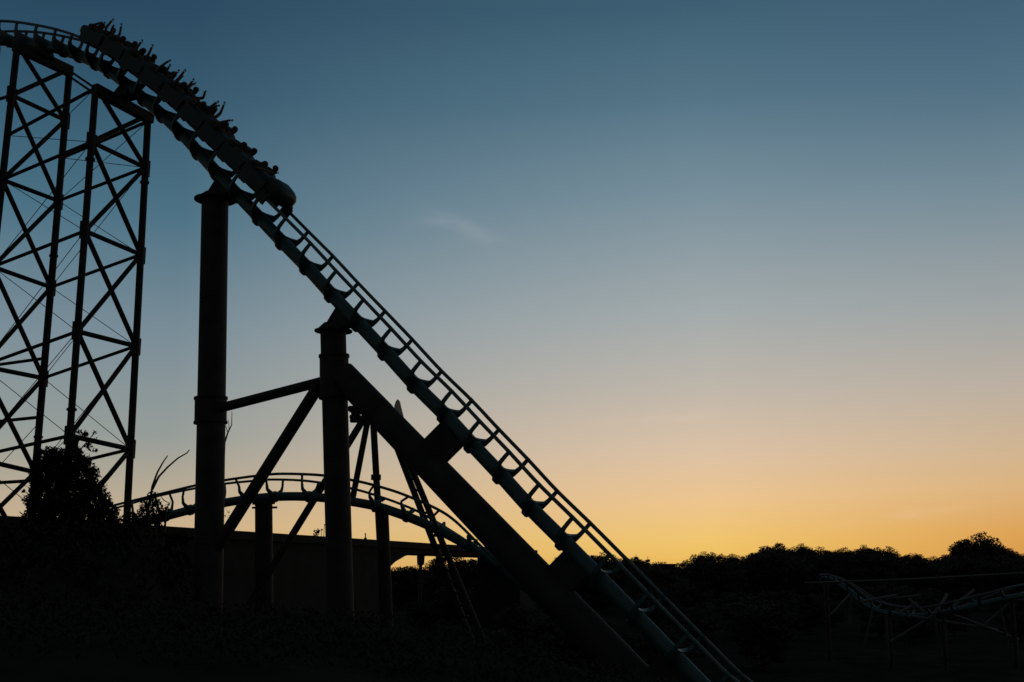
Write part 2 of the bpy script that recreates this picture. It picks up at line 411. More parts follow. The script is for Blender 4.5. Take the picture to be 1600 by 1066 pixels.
# ------------------------------------------------------------------ riders
def skin_mesh(name, nodes, edges, root=0):
    me = bpy.data.meshes.new(name); me.from_pydata([n_[0] for n_ in nodes], edges, [])
    o = bpy.data.objects.new(name, me); sc.collection.objects.link(o)
    o.modifiers.new('skin', 'SKIN'); sk = me.skin_vertices[0].data
    for i, n_ in enumerate(nodes): sk[i].radius = (n_[1], n_[2] if len(n_) > 2 else n_[1]); sk[i].use_root = (i == root)
    sm = o.modifiers.new('sub', 'SUBSURF'); sm.levels = 2; sm.render_levels = 2
    dg = bpy.context.evaluated_depsgraph_get(); out = bpy.data.meshes.new_from_object(o.evaluated_get(dg))
    bpy.data.objects.remove(o); return out
def rider(pose, lean=0.0, hs=1.0, seed=0):
    rnd = random.Random(seed); h = .0
    nodes = [((-.30, 0, .43), .13, .15), ((-.31, 0, .56), .115, .15), ((-.32, 0, .72), .115, .17), ((-.31, 0, .82), .08, .12), ((-.30, 0, .885), .052), ((-.285, 0, .95), .075), ((-.27, 0, 1.02), .093, .082), ((-.28, 0, 1.08), .078)]
    edges = [(0, 1), (1, 2), (2, 3), (3, 4), (4, 5), (5, 6), (6, 7)]
    def add(p, r, par): nodes.append((p, r)); edges.append((par, len(nodes) - 1)); return len(nodes) - 1
    hands = []
    for sg in (-1, 1):
        a_ = add((-.24, sg * .10, .42), .085, 0); a_ = add((.10, sg * .12, .54), .062, a_); a_ = add((.19, sg * .12, .54), .055, a_)
        a_ = add((.34, sg * .12, .50), .048, a_); a_ = add((.46, sg * .12, .46), .036, a_); a_ = add((.50, sg * .12, .54), .032, a_)
        a_ = add((-.31, sg * .19, .79), .06, 3)
        p_ = pose[0 if sg < 0 else 1]
        el_, wr, ha = {'up': ((-.27, .25, 1.02), (-.20, .23, 1.27), (-.17, .22, 1.35)), 'wide': ((-.24, .34, .98), (-.12, .42, 1.20), (-.08, .44, 1.28)),
                       'fwd': ((-.10, .26, .92), (.12, .22, 1.06), (.20, .21, 1.10)), 'bent': ((-.20, .36, .96), (-.22, .22, 1.16), (-.22, .15, 1.22)),
                       'lap': ((-.24, .25, .60), (-.04, .18, .62), (.03, .15, .62)), 'high': ((-.33, .24, 1.06), (-.36, .20, 1.31), (-.36, .19, 1.40))}[p_]
        if p_ != 'lap':
            j1, j2 = rnd.uniform(-.1, .1), rnd.uniform(-.07, .07); sh = rnd.uniform(.82, 1.0)
            el_ = (el_[0] + j1 * .5, el_[1] + j2, .79 + (el_[2] - .79) * sh); wr = (wr[0] + j1 * 1.8, wr[1] + j2 * .4, .79 + (wr[2] - .79) * sh); ha = (ha[0] + j1 * 2.4, ha[1] + j2 * .2, .79 + (ha[2] - .79) * sh)
        a_ = add((el_[0], sg * el_[1], el_[2]), .052, a_); a_ = add((wr[0], sg * wr[1], wr[2]), .038, a_); a_ = add((ha[0], sg * ha[1], ha[2]), .044, a_)
        hands.append((Vector((ha[0], sg * ha[1], ha[2])), (Vector((ha[0], sg * ha[1], ha[2])) - Vector((wr[0], sg * wr[1], wr[2]))).normalized(), sg))
    me = skin_mesh('person', nodes, edges)
    m = MB(); m.v = [v.co.copy() for v in me.vertices]; m.f = [tuple(p_.vertices) for p_ in me.polygons]
    bpy.data.meshes.remove(me)
    for hp, hd, sg in hands:                      # five separate, unequal, slightly bent fingers
        side = hd.cross(Vector((1, 0, 0))); side = (side if side.length > .2 else hd.cross(Vector((0, 0, 1)))).normalized(); pn = hd.cross(side)
        for k, ln in enumerate((.062, .074, .070, .055)):
            b0 = hp + side * (.024 - k * .016) + hd * .02
            m.tube([b0, b0 + hd * ln * .55 + side * (.006 - k * .004), b0 + hd * ln + pn * .012 + side * (.01 - k * .007)], [.0095, .0085, .006], 5)
        b0 = hp + side * .03 - hd * .015
        m.tube([b0, b0 + side * .025 + hd * .02, b0 + side * .035 + hd * .05], [.011, .0095, .007], 5)
    # nose, ears
    m.ball((-.185, 0, 1.005), .018, 6, 4, (1, .8, 1.3))
    for sg in (-1, 1): m.ball((-.285, sg * .088, 1.01), .024, 6, 4, (.7, .35, 1.2))
    if lean: m.v = [Vector((v.x + (v.z - .43) * lean if v.z > .43 else v.x, v.y, v.z)) for v in m.v]
    hair = MB()
    hair.ball((-.30, 0, 1.055), .105, 12, 7, (1.0, .95, .9))
    if seed % 3 == 0: hair.loft([[Vector((-.30 + x, y, 1.05)) for x, y in ((-.1, -.08), (.02, -.1), (.02, .1), (-.1, .08))], [Vector((-.34 + x, y, .86)) for x, y in ((-.07, -.08), (.0, -.09), (.0, .09), (-.07, .08))]])
    if lean: hair.v = [Vector((v.x + (v.z - .43) * lean, v.y, v.z)) for v in hair.v]
    return m, hair
poses = [('lap', 'fwd'), ('lap', 'lap'), ('up', 'up'), ('wide', 'up'), ('bent', 'bent'), ('up', 'lap'), ('high', 'wide'), ('fwd', 'fwd')]
pw = ['one arm stretched forward', 'hands down on the lap bar', 'both arms straight up', 'arms raised wide apart', 'arms bent above the head', 'only the near arm raised', 'arms thrown up and back', 'both arms reaching forward']
rows = [(7, 1), (1, 1), (1, 5), (3, 2), (4, 6), (2, 3), (1, 1), (6, 1), (1, 1)]
rows = [(7, 1), (1, 1), (5, 1), (3, 2), (3, 4), (6, 3), (2, 1), (1, 1), (4, 2)]
rown = ['front', 'second', 'third', 'fourth', 'fifth', 'sixth', 'seventh', 'eighth', 'last']
shn = ['red', 'white', 'blue', 'green', 'black', 'yellow', 'grey']
k = 0
for i, rw in enumerate(rows):
    for j, pz in enumerate(rw):
        y0 = -.30 if j == 0 else .30; seed = 3 * i + j
        body, hair = rider(poses[pz], [0, -.12, .08, 0, .15, -.05][(i * 2 + j) % 6] , 1, seed)
        M4 = carM[i] @ Matrix.Translation((.03, y0, -.42 + [0, -.03, .03, -.05][(i + j * 2) % 4])) @ Matrix.Scale(1.1, 4)
        base = M4 @ Vector((-.3, 0, .40))
        o = xform(body, M4).build('person', 'skin', None, True)
        inv = M4.inverted(); me = o.data; si = (i * 3 + j * 2) % 7
        me.materials.append(shirts[si]); me.materials.append(MT['trousers']); me.materials.append(MT['black'])
        for pl in me.polygons:
            c_ = inv @ pl.center
            if c_.x > .42: pl.material_index = 3
            elif c_.z < .44 or (c_.x > -.12 and c_.z < .63 and abs(c_.y) < .19): pl.material_index = 2
            elif c_.z < .87 and not (c_.x > -.08): pl.material_index = 1
        me.transform(Matrix.Translation(-base)); o.location = base
        side = 'near seat' if j == 0 else 'far seat'
        tag(o, 'rider in the %s train row, %s, %s' % (rown[i], side, pw[pz]), 'person', 'riders in the coaster train')
        bpy.context.view_layer.update()
        xform(hair, M4).build('hair', 'hair', o, True)

# ------------------------------------------------------------------ round support columns under the drop
def rad(px_w, p): return px_w / 2 / F * (p - CP).dot(FW)
def flange_col(name, label, top, bot, wt, wb, sleeve, cap, conn):
    A = T(*top); B = T(*bot); G = extend(A, B, -.3)
    root = thing(name, label, 'support column', (G.x, G.y, 0))
    ra, rb = rad(wt, A), rad(wb, B); t_ = (G - A).length / (B - A).length
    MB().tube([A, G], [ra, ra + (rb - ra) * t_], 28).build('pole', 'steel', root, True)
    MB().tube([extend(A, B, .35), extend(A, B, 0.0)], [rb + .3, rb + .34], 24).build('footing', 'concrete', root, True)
    q0 = T(*sleeve[0]); q1 = T(*sleeve[1]); r_ = rad(sleeve[2], q0); dd = (q1 - q0).normalized()
    m = MB().tube([q0, q1], r_, 28); m.tube([q0 - dd * .02, q0 + dd * .05], r_ + .03, 28); m.tube([q1 - dd * .05, q1 + dd * .02], r_ + .03, 28)
    m.build('collar', 'steel', root, True)
    # flat flange plate, tapered saddle and web up to the spine
    c0 = T(*cap); rc = rad(conn[0], c0); zz = Vector((0, 0, 1))
    m = MB().tube([c0 - zz * .02, c0 + zz * .02], rc, 32); m.tube([c0 + zz * .02, c0 + zz * .24], [rc * .9, ra * .8], 20)
    m.build('flange', 'steel', root, True)
    sp = T(*conn[1]); s_ = S[s_of_px(*conn[1])]; _, tt, bb, nn = frame(s_)
    m = MB().loft([[c0 + zz * .05 + H * x * ra + BN * y * ra for x, y in ((-.62, -.6), (.8, -.6), (.8, .6), (-.62, .6))],
                   [sp - nn * .12 + tt * x + bb * y for x, y in ((-.42, -.17), (.42, -.17), (.42, .17), (-.42, .17))]])
    m.build('saddle', 'steel', root)
    return root, A, B
colA, A1, B1 = flange_col('support_column', 'tallest round steel column holding the track just behind the train', (336, 316), (327, 820), 41, 45, ((329.5, 622), (329, 661), 49), (336, 312.5), (64, (355, 288)))
colB, A2, B2 = flange_col('support_column', 'round steel column in mid drop with braces running out to both sides', (520.5, 520), (529, 834), 40, 41, ((522, 556), (522.4, 622), 45), (521, 517.5), (59, (545, 490)))
def brace(a_, b_, wpx, parent, name='brace', mt='steel', n=16):
    r_ = rad(wpx, (a_ + b_) / 2); return MB().tube([a_, b_], r_, n).build(name, mt, parent, True)
brace(T(345, 637.5), T(505, 596), 15.5, colB)
brace(T(498, 603), extend(T(498, 603), T(360, 822), T(327, 870).z), 19, colB)
# big inclined strut running down under the track
sa = T(535, 585); sb = T(768, 828); sm_ = sa.lerp(sb, .33)
se = extend(sa, sb, -.3)
ra_ = rad(43, sa); rb_ = rad(52, sb)
tt_ = (se - sa).length / (sb - sa).length
strut = MB().tube([sa, sa.lerp(sb, .28)], [ra_, ra_ * 1.03], 28).tube([sa.lerp(sb, .27), se], [rad(44.5, sa.lerp(sb, .27)), ra_ + (rb_ - ra_) * tt_], 28).build('strut', 'steel', colB, True)
def link_box(pa, pb, wid, thick, parent):
    a_ = T(*pa); b_ = T(*pb); x = (b_ - a_).normalized(); z = BN.cross(x)
    return MB().box((a_ + b_) / 2, x, BN, z, (b_ - a_).length / 2, thick / 2, wid / 2).build('connector', 'steel', parent)
link_box((663, 722), (709, 676), rad(49.5, T(680, 708)) * 2, .32, strut)
link_box((849, 934), (909, 873), rad(54, T(868, 892)) * 2, .32, strut)
link_box((1010, 1104), (1060, 1035), 1.0, .32, strut)

# ------------------------------------------------------------------ lattice tower under the crest
C1 = T(67, 92); C2 = T(192, 155)
def L1(x, y): return hit(x, y, C1, H)
def L2(x, y): return hit(x, y, C2, H)
tower = thing('lattice_tower', 'tall steel lattice tower of crossed braces carrying the crest of the coaster track', 'steel tower', (C1.x, C1.y, 0))
legs = {1: (L1, (27, 70), (-11, 415)), 2: (L1, (108.7, 108), (61.6, 661)), 3: (L2, (149.5, 134), (112, 639)), 4: (L2, (231.5, 180), (204.5, 690))}
LG = {}
for k, (fn, a_, b_) in legs.items():
    A = fn(*a_); B = fn(*b_); G = extend(A, B, 0); LG[k] = (A, B)
    m = MB().tube([A, extend(A, B, -.3)], rad(10.4, A) * 1.02, 14)
    ym = {1: 1.0, 2: 683, 3: 249, 4: 285}[k]
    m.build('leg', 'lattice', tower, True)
    MB().tube([extend(A, B, .4), G], .45, 12).build('footing', 'concrete', tower)
def onleg(k, y):
    """point on leg k seen at picture height y"""
    A, B = LG[k]; lo, hi = 0, 2.2
    def py(P):
        d_ = P - CP; return 533 - F * d_.dot(UPV) / d_.dot(FW)
    for _ in range(40):
        m_ = (lo + hi) / 2
        if py(A.lerp(B, m_)) < y: lo = m_
        else: hi = m_
    return A.lerp(B, lo)
for k, y in ((2, 683), (3, 249), (4, 285), (4, 689), (3, 640), (2, 400)):
    P = onleg(k, y); MB().tube([P + Vector((0, 0, .04)), P - Vector((0, 0, .04))], .17, 14).build('flange', 'lattice', tower)
lv = {1: dict(o=149, m=212, a=281, b=417, c=572, d=715, e=850), 2: dict(o=188, m=247, a=314, b=449, c=591, d=738, e=872),
      3: dict(m=138, a=222, b=361, c=518, d=681, e=830), 4: dict(m=190, a=262, b=398, c=541, d=702, e=852)}
def nd(k, l): return onleg(k, lv[k][l])
def gus(k, l):
    P = nd(k, l); u, v = BN, Vector((0, 0, 1))
    return MB().box(P, u, v, H, .21, .32, .03).build('gusset', 'lattice', tower)
for k in lv:
    for l in lv[k]:
        if l in 'oabcd': gus(k, l)
RB = .09
def mem(p, q, r_=RB, name='brace', n=8): return MB().tube([p, q], r_, n).build(name, 'lattice', tower, True)
for l in 'oabcd': mem(nd(1, l), nd(2, l))
for l in 'abcd': mem(nd(3, l), nd(4, l))
for l in 'mabcd': mem(nd(1, l), nd(3, l), .066); mem(nd(2, l), nd(4, l), .066)
tops = {k: LG[k][0] for k in LG}
for k1, k2, seq in ((1, 2, 'oabcde'), (3, 4, 'abcde')):
    a1, a2 = tops[k1], tops[k2]
    for l in seq:
        b1, b2 = nd(k1, l), nd(k2, l); mem(a1, b2); mem(a2, b1); a1, a2 = b1, b2
ROD = .014
for k1, k2 in ((1, 3), (2, 4)):
    seq = 'mabcde'
    for l, l2 in zip(seq, seq[1:]):
        mem(nd(k1, l), nd(k2, l2), ROD, 'rod', 5); mem(nd(k2, l), nd(k1, l2), ROD, 'rod', 5)
# double tie between the heads of the two bents
mem(L1(112, 113), L2(150, 139), .05); mem(L1(112, 122), L2(150, 148), .05)
# cap beams of the bents
def capbeam(P, Q, h_, name='cap_beam'):
    return MB().beam(P, Q, .3, h_).build(name, 'lattice', tower)
capbeam(L1(23, 71), L1(111, 112.5), .40); capbeam(L2(147, 138.5), L2(236.5, 187), .36)
for Cn, fn, w_, spx in ((C1, L1, .34, (68, 70)), (C2, L2, .44, (200, 134))):
    sp = T(*spx); c0 = Vector((Cn.x, Cn.y, Cn.z))
    MB().loft([[c0 + H * x + BN * y for x, y in ((-w_, -.3), (w_, -.3), (w_, .3), (-w_, .3))], [sp + H * x + BN * y for x, y in ((-w_ * .7, -.16), (w_ * .7, -.16), (w_ * .7, .16), (-w_ * .7, .16))]]).build('saddle', 'lattice', tower)
# the next bent, standing beyond the left edge, and the members that reach it
off = (C1 - C2); off.z = 0
tower2 = thing('lattice_tower', 'next bent of the lattice tower whose braces run out of the left edge', 'steel tower', (C1.x + off.x, C1.y + off.y, 0))
def mem2(p, q, r_, name='brace'): return MB().tube([p, q], r_, 8).build(name, 'lattice', tower2, True)
pa, pb = grounded(LG[1][0]) + off, grounded(LG[2][0]) + off
ztop = at_s(S[s_of_px(-160, 84)])[0].z - .35
ha, hb = pa.copy(), pb.copy(); ha.z = hb.z = ztop
for h_, g_ in ((ha, pa), (hb, pb)): mem2(h_, g_ - Vector((0, 0, .3)), .13, 'leg')
mem2(ha, hb, .15, 'cap_beam'); mem2((ha + hb) / 2, (ha + hb) / 2 + Vector((0, 0, .4)), .2, 'saddle')
zs = [nd(2, l).z for l in 'oabcde']
pz_, qz_ = ha, hb
for z_ in zs:
    x1 = grounded(pa, z_); x2 = grounded(pb, z_); mem2(x1, x2, .08); mem2(pz_, x2, .075); mem2(qz_, x1, .075); pz_, qz_ = x1, x2
for y in (652, 751, 560):
    P = onleg(2, y); mem2(P, grounded(pb, P.z), .066); 
P = onleg(2, 660); mem2(P, grounded(pb, P.z - 3.4), ROD, 'rod')
for l in 'oac': mem2(nd(1, l), grounded(pa, nd(1, l).z), .066)

# ------------------------------------------------------------------ second track passing low behind the columns
def interp(tab, x):
    for (a_, b_) in zip(tab, tab[1:]):
        if a_[0] <= x <= b_[0]: t = (x - a_[0]) / (b_[0] - a_[0]); return a_[1] + (b_[1] - a_[1]) * t
    return tab[0][1] if x < tab[0][0] else tab[-1][1]
DT = [(-60, 52), (186, 47), (306, 44.5), (402, 43), (505, 41.8), (596, 41), (680, 40.2), (760, 39.6), (860, 39)]
def bt(pts, dd): return [U(x, y, interp(DT, x) + dd) for x, y in pts]
spn = catmull(bt([(-60, 868), (60, 852), (150, 836), (200, 823), (258, 807.5), (306, 795), (374, 782), (440, 776), (505, 778), (578, 789), (617, 800.5), (653, 814), (680, 826), (716, 844), (759, 870), (810, 908), (860, 950)], 0), 6)
upr = catmull(bt([(-60, 838), (60, 820), (150, 797), (197, 785), (250, 772), (306, 758.5), (351, 750.5), (402, 743.5), (441, 740.5), (505, 743), (558, 752), (596, 761.5), (631, 773), (680, 794), (712, 815), (755, 857), (800, 898), (850, 945)], -.55), 6)
lwr = catmull(bt([(-60, 850), (60, 829), (150, 802), (188, 792), (244, 776), (306, 763), (351, 756), (402, 751), (422, 749.5), (465, 750.5), (505, 755), (556, 765), (596, 777), (629, 789), (660, 803), (712, 834), (759, 866), (800, 897), (850, 940)], .55), 6)
bk = thing('coaster_track', 'low teal coaster track arching between the columns and sinking behind the big strut', 'roller coaster track', tuple(grounded(U(440, 800, 42))))
MB().tube(spn, .165, 14).build('spine', 'teal', bk, True)
MB().tube(upr, .05, 8).build('rail', 'teal', bk, True); MB().tube(lwr, .046, 8).build('rail', 'teal', bk, True)
def near_on(poly, p, t): return min(poly, key=lambda q: abs((q - p).dot(t)) + .05 * (q - p).length)
i = 3
while i < len(spn) - 3:
    p = spn[i]; t = (spn[i + 1] - spn[i - 1]).normalized()
    r1 = near_on(upr, p, t); r2 = near_on(lwr, p, t); m = MB(); upn = Vector((0, 0, 1))
    for r_ in (r1, r2):
        o_ = (r_ - p); lat = Vector((o_.x, o_.y, 0)); lat = (lat - t * lat.dot(t)); 
        m.tube([p - upn * .05, p + lat * .55 + upn * .14, p + lat * .92 + upn * .26, p + lat * 1.02 + upn * (o_.z * .6), r_], [.12, .085, .06, .045, .045], 8)
    m.tube([p - t * .06, p + t * .06], .21, 12)
    m.build('tie', 'teal', bk)
    # next station about 1.25 m further
    acc = 0
    while i < len(spn) - 3 and acc < 1.25: acc += (spn[i + 1] - spn[i]).length; i += 1
def pole(name, label, cat, a_, b_, wt, wb, D, mt='steel'):
    A = U(a_[0], a_[1], D); B = U(b_[0], b_[1], D); G = extend(A, B, -.3)
    root = thing(name, label, cat, (G.x, G.y, 0)); rr = rad(wb, B)
    MB().tube([A, G], [rad(wt, A), rr], 20).build('pole', mt, root, True)
    MB().tube([extend(A, B, .3), extend(A, B, 0)], rr + .2, 16).build('footing', 'concrete', root)
    return root
pp = pole('support_pillar', 'short thick pillar under the highest point of the low arching track', 'support pillar', (412, 782), (412.5, 860), 27, 28, 43)
MB().tube([U(394, 793.5, 43), U(433, 793, 43)], .04, 8).build('cross_rod', 'steel', pp)
MB().tube([U(412, 783, 43), U(412, 788, 43)], .42, 16).build('flange', 'steel', pp)
pq = pole('support_pillar', 'slender pillar right of the braced column under the falling low track', 'support pillar', (597, 796), (603, 950), 20, 21, 41.2)
MB().tube([U(597, 794, 41.2), U(597, 800, 41.2)], .36, 16).build('flange', 'steel', pq)
# A-frame mast behind the braced column
D3 = 42.6
mast = thing('steel_mast', 'steel A-frame mast with a drive unit on top between column and big strut', 'mast', tuple(grounded(U(590, 800, D3))))
def mm(a_, b_, wpx, D=D3, name='leg', ext=True):
    A = U(a_[0], a_[1], D); B = U(b_[0], b_[1], D)
    if ext: B = extend(A, B, -.2)
    return MB().tube([A, B], rad(wpx, A), 14).build(name, 'steel', mast, True)
mm((583, 655), (590.5, 790), 10.5); mm((571, 650), (458, 834), 11); mm((575, 655), (549, 790), 9.5, ext=False)
mm((603, 655), (678, 850), 10, 43); mm((611, 655), (692, 850), 10, 42.6)
P = U(587.5, 746, D3); MB().tube([P + Vector((0, 0, .1)), P - Vector((0, 0, .1))], .185, 14).build('flange', 'steel', mast)
A = U(603, 655, 43); B = U(678, 850, 43); A_ = U(611, 655, 42.6); B_ = U(692, 850, 42.6)
for k in range(17):
    t = .12 + k * .09; MB().tube([A.lerp(B, t), A_.lerp(B_, t + .01)], .05, 6).build('rung', 'steel', mast)
m = MB().tube([U(548, 655, D3), U(612, 655, D3)], .14, 12)
m.build('cross_beam', 'steel', mast, True)
m = MB(); P = U(556, 645, D3)
for dx_, dz_, r_ in ((0, 0, .17), (-.19, .13, .11), (.14, .17, .10), (-.12, -.18, .1)):
    m.tube([P + Vector((dx_, -.16, dz_)), P + Vector((dx_, .16, dz_))], r_, 16)
m.box(P + Vector((.02, 0, .2)), Vector((1, 0, 0)), Vector((0, 1, 0)), Vector((0, 0, 1)), .27, .12, .045)
m.box(P + Vector((0, 0, -.3)), Vector((1, 0, 0)), Vector((0, 1, 0)), Vector((0, 0, 1)), .2, .12, .05)
m.build('drive_unit', 'steel', mast)
# pale pointed canvas fin standing on the mast
fin = [(616, 660), (616, 634), (618.5, 627), (621, 624), (623.5, 627), (625.5, 636), (629, 650), (634, 668)]
f0 = [U(x, y, 44) for x, y in fin]
MB().prism(f0, Vector((.03, .10, 0))).build('canvas_fin', 'cloth', mast)

# ------------------------------------------------------------------ concrete footbridge with an arch
zt = CAMZ + (895 - 822) / F * 42 * 1.0
ba = U(250, 822, 42); bb = U(800, 859.5, 82); zt = ba.z; bb.z = zt
bdir = (bb - ba); bdir.z = 0; BL = bdir.length; bdir.normalize(); bside = Vector((-bdir.y, bdir.x, 0))
br = thing('footbridge', 'long dark concrete footbridge with a flat parapet and one low arch', 'bridge', tuple(grounded(ba)))
def bs(px, py):                      # length along the bridge and height seen at a pixel
    q = hit(px, py, ba, bside); return (q - ba).dot(bdir), q.z
s0 = bs(602, 893)[0]; s1 = bs(812, 880)[0]; zc = bs(660, 865.5)[1]; zsp = bs(602, 893)[1]
prof = []
s_a = -14
m = MB()
top_w = 3.2
def slab(pts): m.prism([ba + bdir * s_ + Vector((0, 0, z_ - ba.z)) for s_, z_ in pts], bside * top_w)
slab([(s_a, -.3), (s0, -.3), (s0, zt - .35), (s_a, zt - .35)][::-1])
K = 18; prev = None
sm2 = bs(655, 866)[0]
for k in range(K):
    def zz_(s_):
        if s_ < sm2: t = (sm2 - s_) / (sm2 - s0); return zc - (zc - zsp) * t ** 2.2
        return zc
    sa_ = s0 + (s1 - s0) * k / K; sb_ = s0 + (s1 - s0) * (k + 1) / K
    slab([(sa_, zz_(sa_)), (sb_, zz_(sb_)), (sb_, zt - .35), (sa_, zt - .35)][::-1])
slab([(s1, -.3), (s1 + 4, -.3), (s1 + 4, zt - .35), (s1, zt - .35)][::-1])
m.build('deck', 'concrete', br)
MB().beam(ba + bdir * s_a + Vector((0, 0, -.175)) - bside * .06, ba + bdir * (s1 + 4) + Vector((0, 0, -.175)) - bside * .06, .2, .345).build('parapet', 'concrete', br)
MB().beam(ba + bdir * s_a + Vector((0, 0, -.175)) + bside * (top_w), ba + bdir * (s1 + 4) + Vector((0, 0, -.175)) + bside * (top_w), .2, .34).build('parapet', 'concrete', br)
P = U(571, 842, 56); P2 = U(571, 833, 56)
an = tag(MB().tube([P - Vector((0, 0, .4)), P2], .03, 6).tube([P - Vector((0, 0, .1)), P + Vector((0, 0, .05))], .07, 8).build('marker_post', 'steel'), 'tiny thin post standing on the bridge parapet right of the braced column', 'post')

# ------------------------------------------------------------------ street lamp behind the arch
lp = U(657, 893, 88); root = thing('street_lamp', 'squat street lamp seen through the bridge arch', 'street lamp', tuple(grounded(lp)))
tp = U(657.5, 868, 88)
MB().tube([grounded(lp, -.1), grounded(lp, 2.5), tp], [.16, .13, .12], 12).build('pole', 'steel', root, True)
MB().tube([tp - Vector((0, 0, .75)), tp - Vector((0, 0, .65)), tp - Vector((0, 0, .05)), tp + Vector((0, 0, .12))], [.14, .27, .3, .1], 14).build('lamp_head', 'steel', root, True)
MB().tube([U(661, 868, 88), U(672, 866, 88)], .09, 8).build('arm', 'steel', root)

# ------------------------------------------------------------------ vegetation
rnd = random.Random(11)
def px2m(n_, D): return n_ / F * D
def bush(label, clumps, D, leaf, dens, cat='bush', stems=(), group=None, name='bush', foot=None):
    c0 = clumps[0]; q = U(c0[0], c0[1], D); bx = grounded(q, hgt(q.x, q.y) - .1) if foot is None else grounded(q, foot)
    root = thing(name, label, cat, tuple(bx), group)
    m = MB()
    for cx, cy, r_ in clumps:
        rm = px2m(r_, D); m.leaves(U(cx, cy, D + rnd.uniform(-.3, .3)), (rm, rm * .9, rm), int(dens * r_ * r_), leaf, rnd)
    m.build('foliage', 'leaf', root)
    m = MB(); 
    for k, (cx, cy, r_) in enumerate(clumps[:6]): 
        e_ = U(cx, cy, D); md = bx.lerp(e_, .5) + Vector((rnd.uniform(-.2, .2), 0, 0)); m.tube([bx, md, e_], [.06, .04, .015], 6)
    for pts, r_ in stems: m.tube([U(x, y, D) for x, y in pts], [r_ * (1 - .6 * k / (len(pts) - 1)) for k in range(len(pts))], 6)
    m.build('stem', 'bark', root)
    return root
def fill(poly, step, r_):
    """clump centres spread inside a pixel polygon"""
    xs = [p[0] for p in poly]; ys = [p[1] for p in poly]; out = []
    y = min(ys)
    while y < max(ys):
        x = min(xs)
        while x < max(xs):
            ins = False
            for (x1, y1), (x2, y2) in zip(poly, poly[1:] + poly[:1]):
                if (y1 > y) != (y2 > y) and x < (x2 - x1) * (y - y1) / (y2 - y1) + x1: ins = not ins
            if ins: out.append((x + rnd.uniform(-2, 2), y + rnd.uniform(-2, 2), r_ * rnd.uniform(.8, 1.15)))
            x += step
        y += step
    return out
big = fill([(62, 712), (100, 700), (112, 708), (130, 716), (146, 730), (152, 752), (164, 775), (178, 800), (195, 850), (30, 860), (40, 800), (52, 770), (56, 740)], 9, 11)
big += [(112, 680, 5), (124, 676, 5), (134, 681, 6), (118, 690, 6), (147, 676, 4), (150, 688, 5), (137, 698, 7), (110, 700, 9), (122, 706, 9), (148, 704, 4), (66, 708, 8), (84, 706, 8), (52, 722, 5), (42, 782, 7), (38, 768, 4), (56, 760, 7), (168, 772, 5), (172, 786, 6), (182, 800, 7), (60, 742, 6)]
bush('big leafy bush climbing the foot of the lattice tower', big, 25.5, .12, .8, stems=(([(104, 760), (116, 720), (122, 690), (134, 672)], .03), ([(118, 712), (136, 690), (150, 674)], .015), ([(118, 710), (113, 690), (110, 668)], .015), ([(60, 780), (45, 762), (30, 755)], .01)))
bush('small bush with two long bare shoots reaching up to the right', [(232, 790, 15), (240, 800, 17), (226, 806, 16), (236, 776, 8), (252, 808, 12), (260, 800, 7), (214, 812, 10), (246, 785, 6), (262, 788, 4), (238, 820, 18)], 26, .11, .9,
     stems=(([(234, 790), (238, 760), (246, 738), (255, 722), (262, 712)], .03), ([(238, 765), (248, 745), (262, 730), (278, 716), (292, 708), (296, 703)], .028), ([(240, 790), (247, 770), (256, 782), (264, 786)], .02)))
for k, (x0, lab) in enumerate(((-130, 'broad dark bush beyond the left edge of the bank'), (-40, 'dark low bush at the left edge under the tower'), (190, 'low round bush between the big bush and the shoots'), (275, 'low dark bush at the foot of the tallest column'))):
    top = (808, 806, 808, 838)[k]
    bush(lab, [(x0 + rnd.uniform(-42, 42) if k < 2 else x0 + rnd.uniform(-16, 16), top + rnd.uniform(2, 40), rnd.uniform(8, 16)) for _ in range(26 if k < 2 else 14)], 26.5 + k * .1, .12, .9)
# ground cover on the bank
m = MB()
for _ in range(1100):
    x = rnd.uniform(-26, -5.5); y = rnd.uniform(17, 31); z = hgt(x, y)
    if z < .6: continue
    m.leaves((x, y, z + .12), (.55, .55, .35), 60, .15, rnd)
for _ in range(1400):
    x = rnd.uniform(-14, 7); y = rnd.uniform(8.6, 20); z = hgt(x, y)
    if z < 1.2: continue
    m.leaves((x, y, z + .05), (.42, .42, .16 if x > -5.5 else .3), 80, .065, rnd)
tag(m.build('bank_ground_cover', 'leaf'), 'dark leafy ground cover over the bank at the left', 'ground cover', None, 'stuff')
# bare sapling behind the tallest column
sp0 = U(352, 700, 41); root = thing('sapling', 'thin bare sapling peeping out right of the tallest column', 'sapling', tuple(grounded(U(344, 900, 41))))
MB().tube([grounded(U(344, 900, 41), -.1), U(346, 800, 41), U(351, 692, 41), U(356, 676, 41), U(362, 664, 41), U(362.5, 643, 41)], [.05, .045, .035, .028, .018, .01], 6).tube([U(356, 676, 41), U(352, 664, 41)], [.02, .01], 5).tube([U(358, 672, 41), U(357, 655, 41)], [.015, .008], 5).build('trunk', 'bark', root)
MB().leaves(U(352, 800, 41), (.2, .2, .35), 26, .1, rnd).leaves(U(355, 808, 41), (.15, .2, .2), 10, .09, rnd).build('foliage', 'leaf', root)
bush('tiny round shrub rising above the bridge parapet left of the braced column', [(494, 833, 5), (497, 830, 3.5), (503, 827, 1.6), (507, 820, 1), (491, 836, 3)], 60, .14, 3.0, name='shrub', foot=hgt(0, 60))
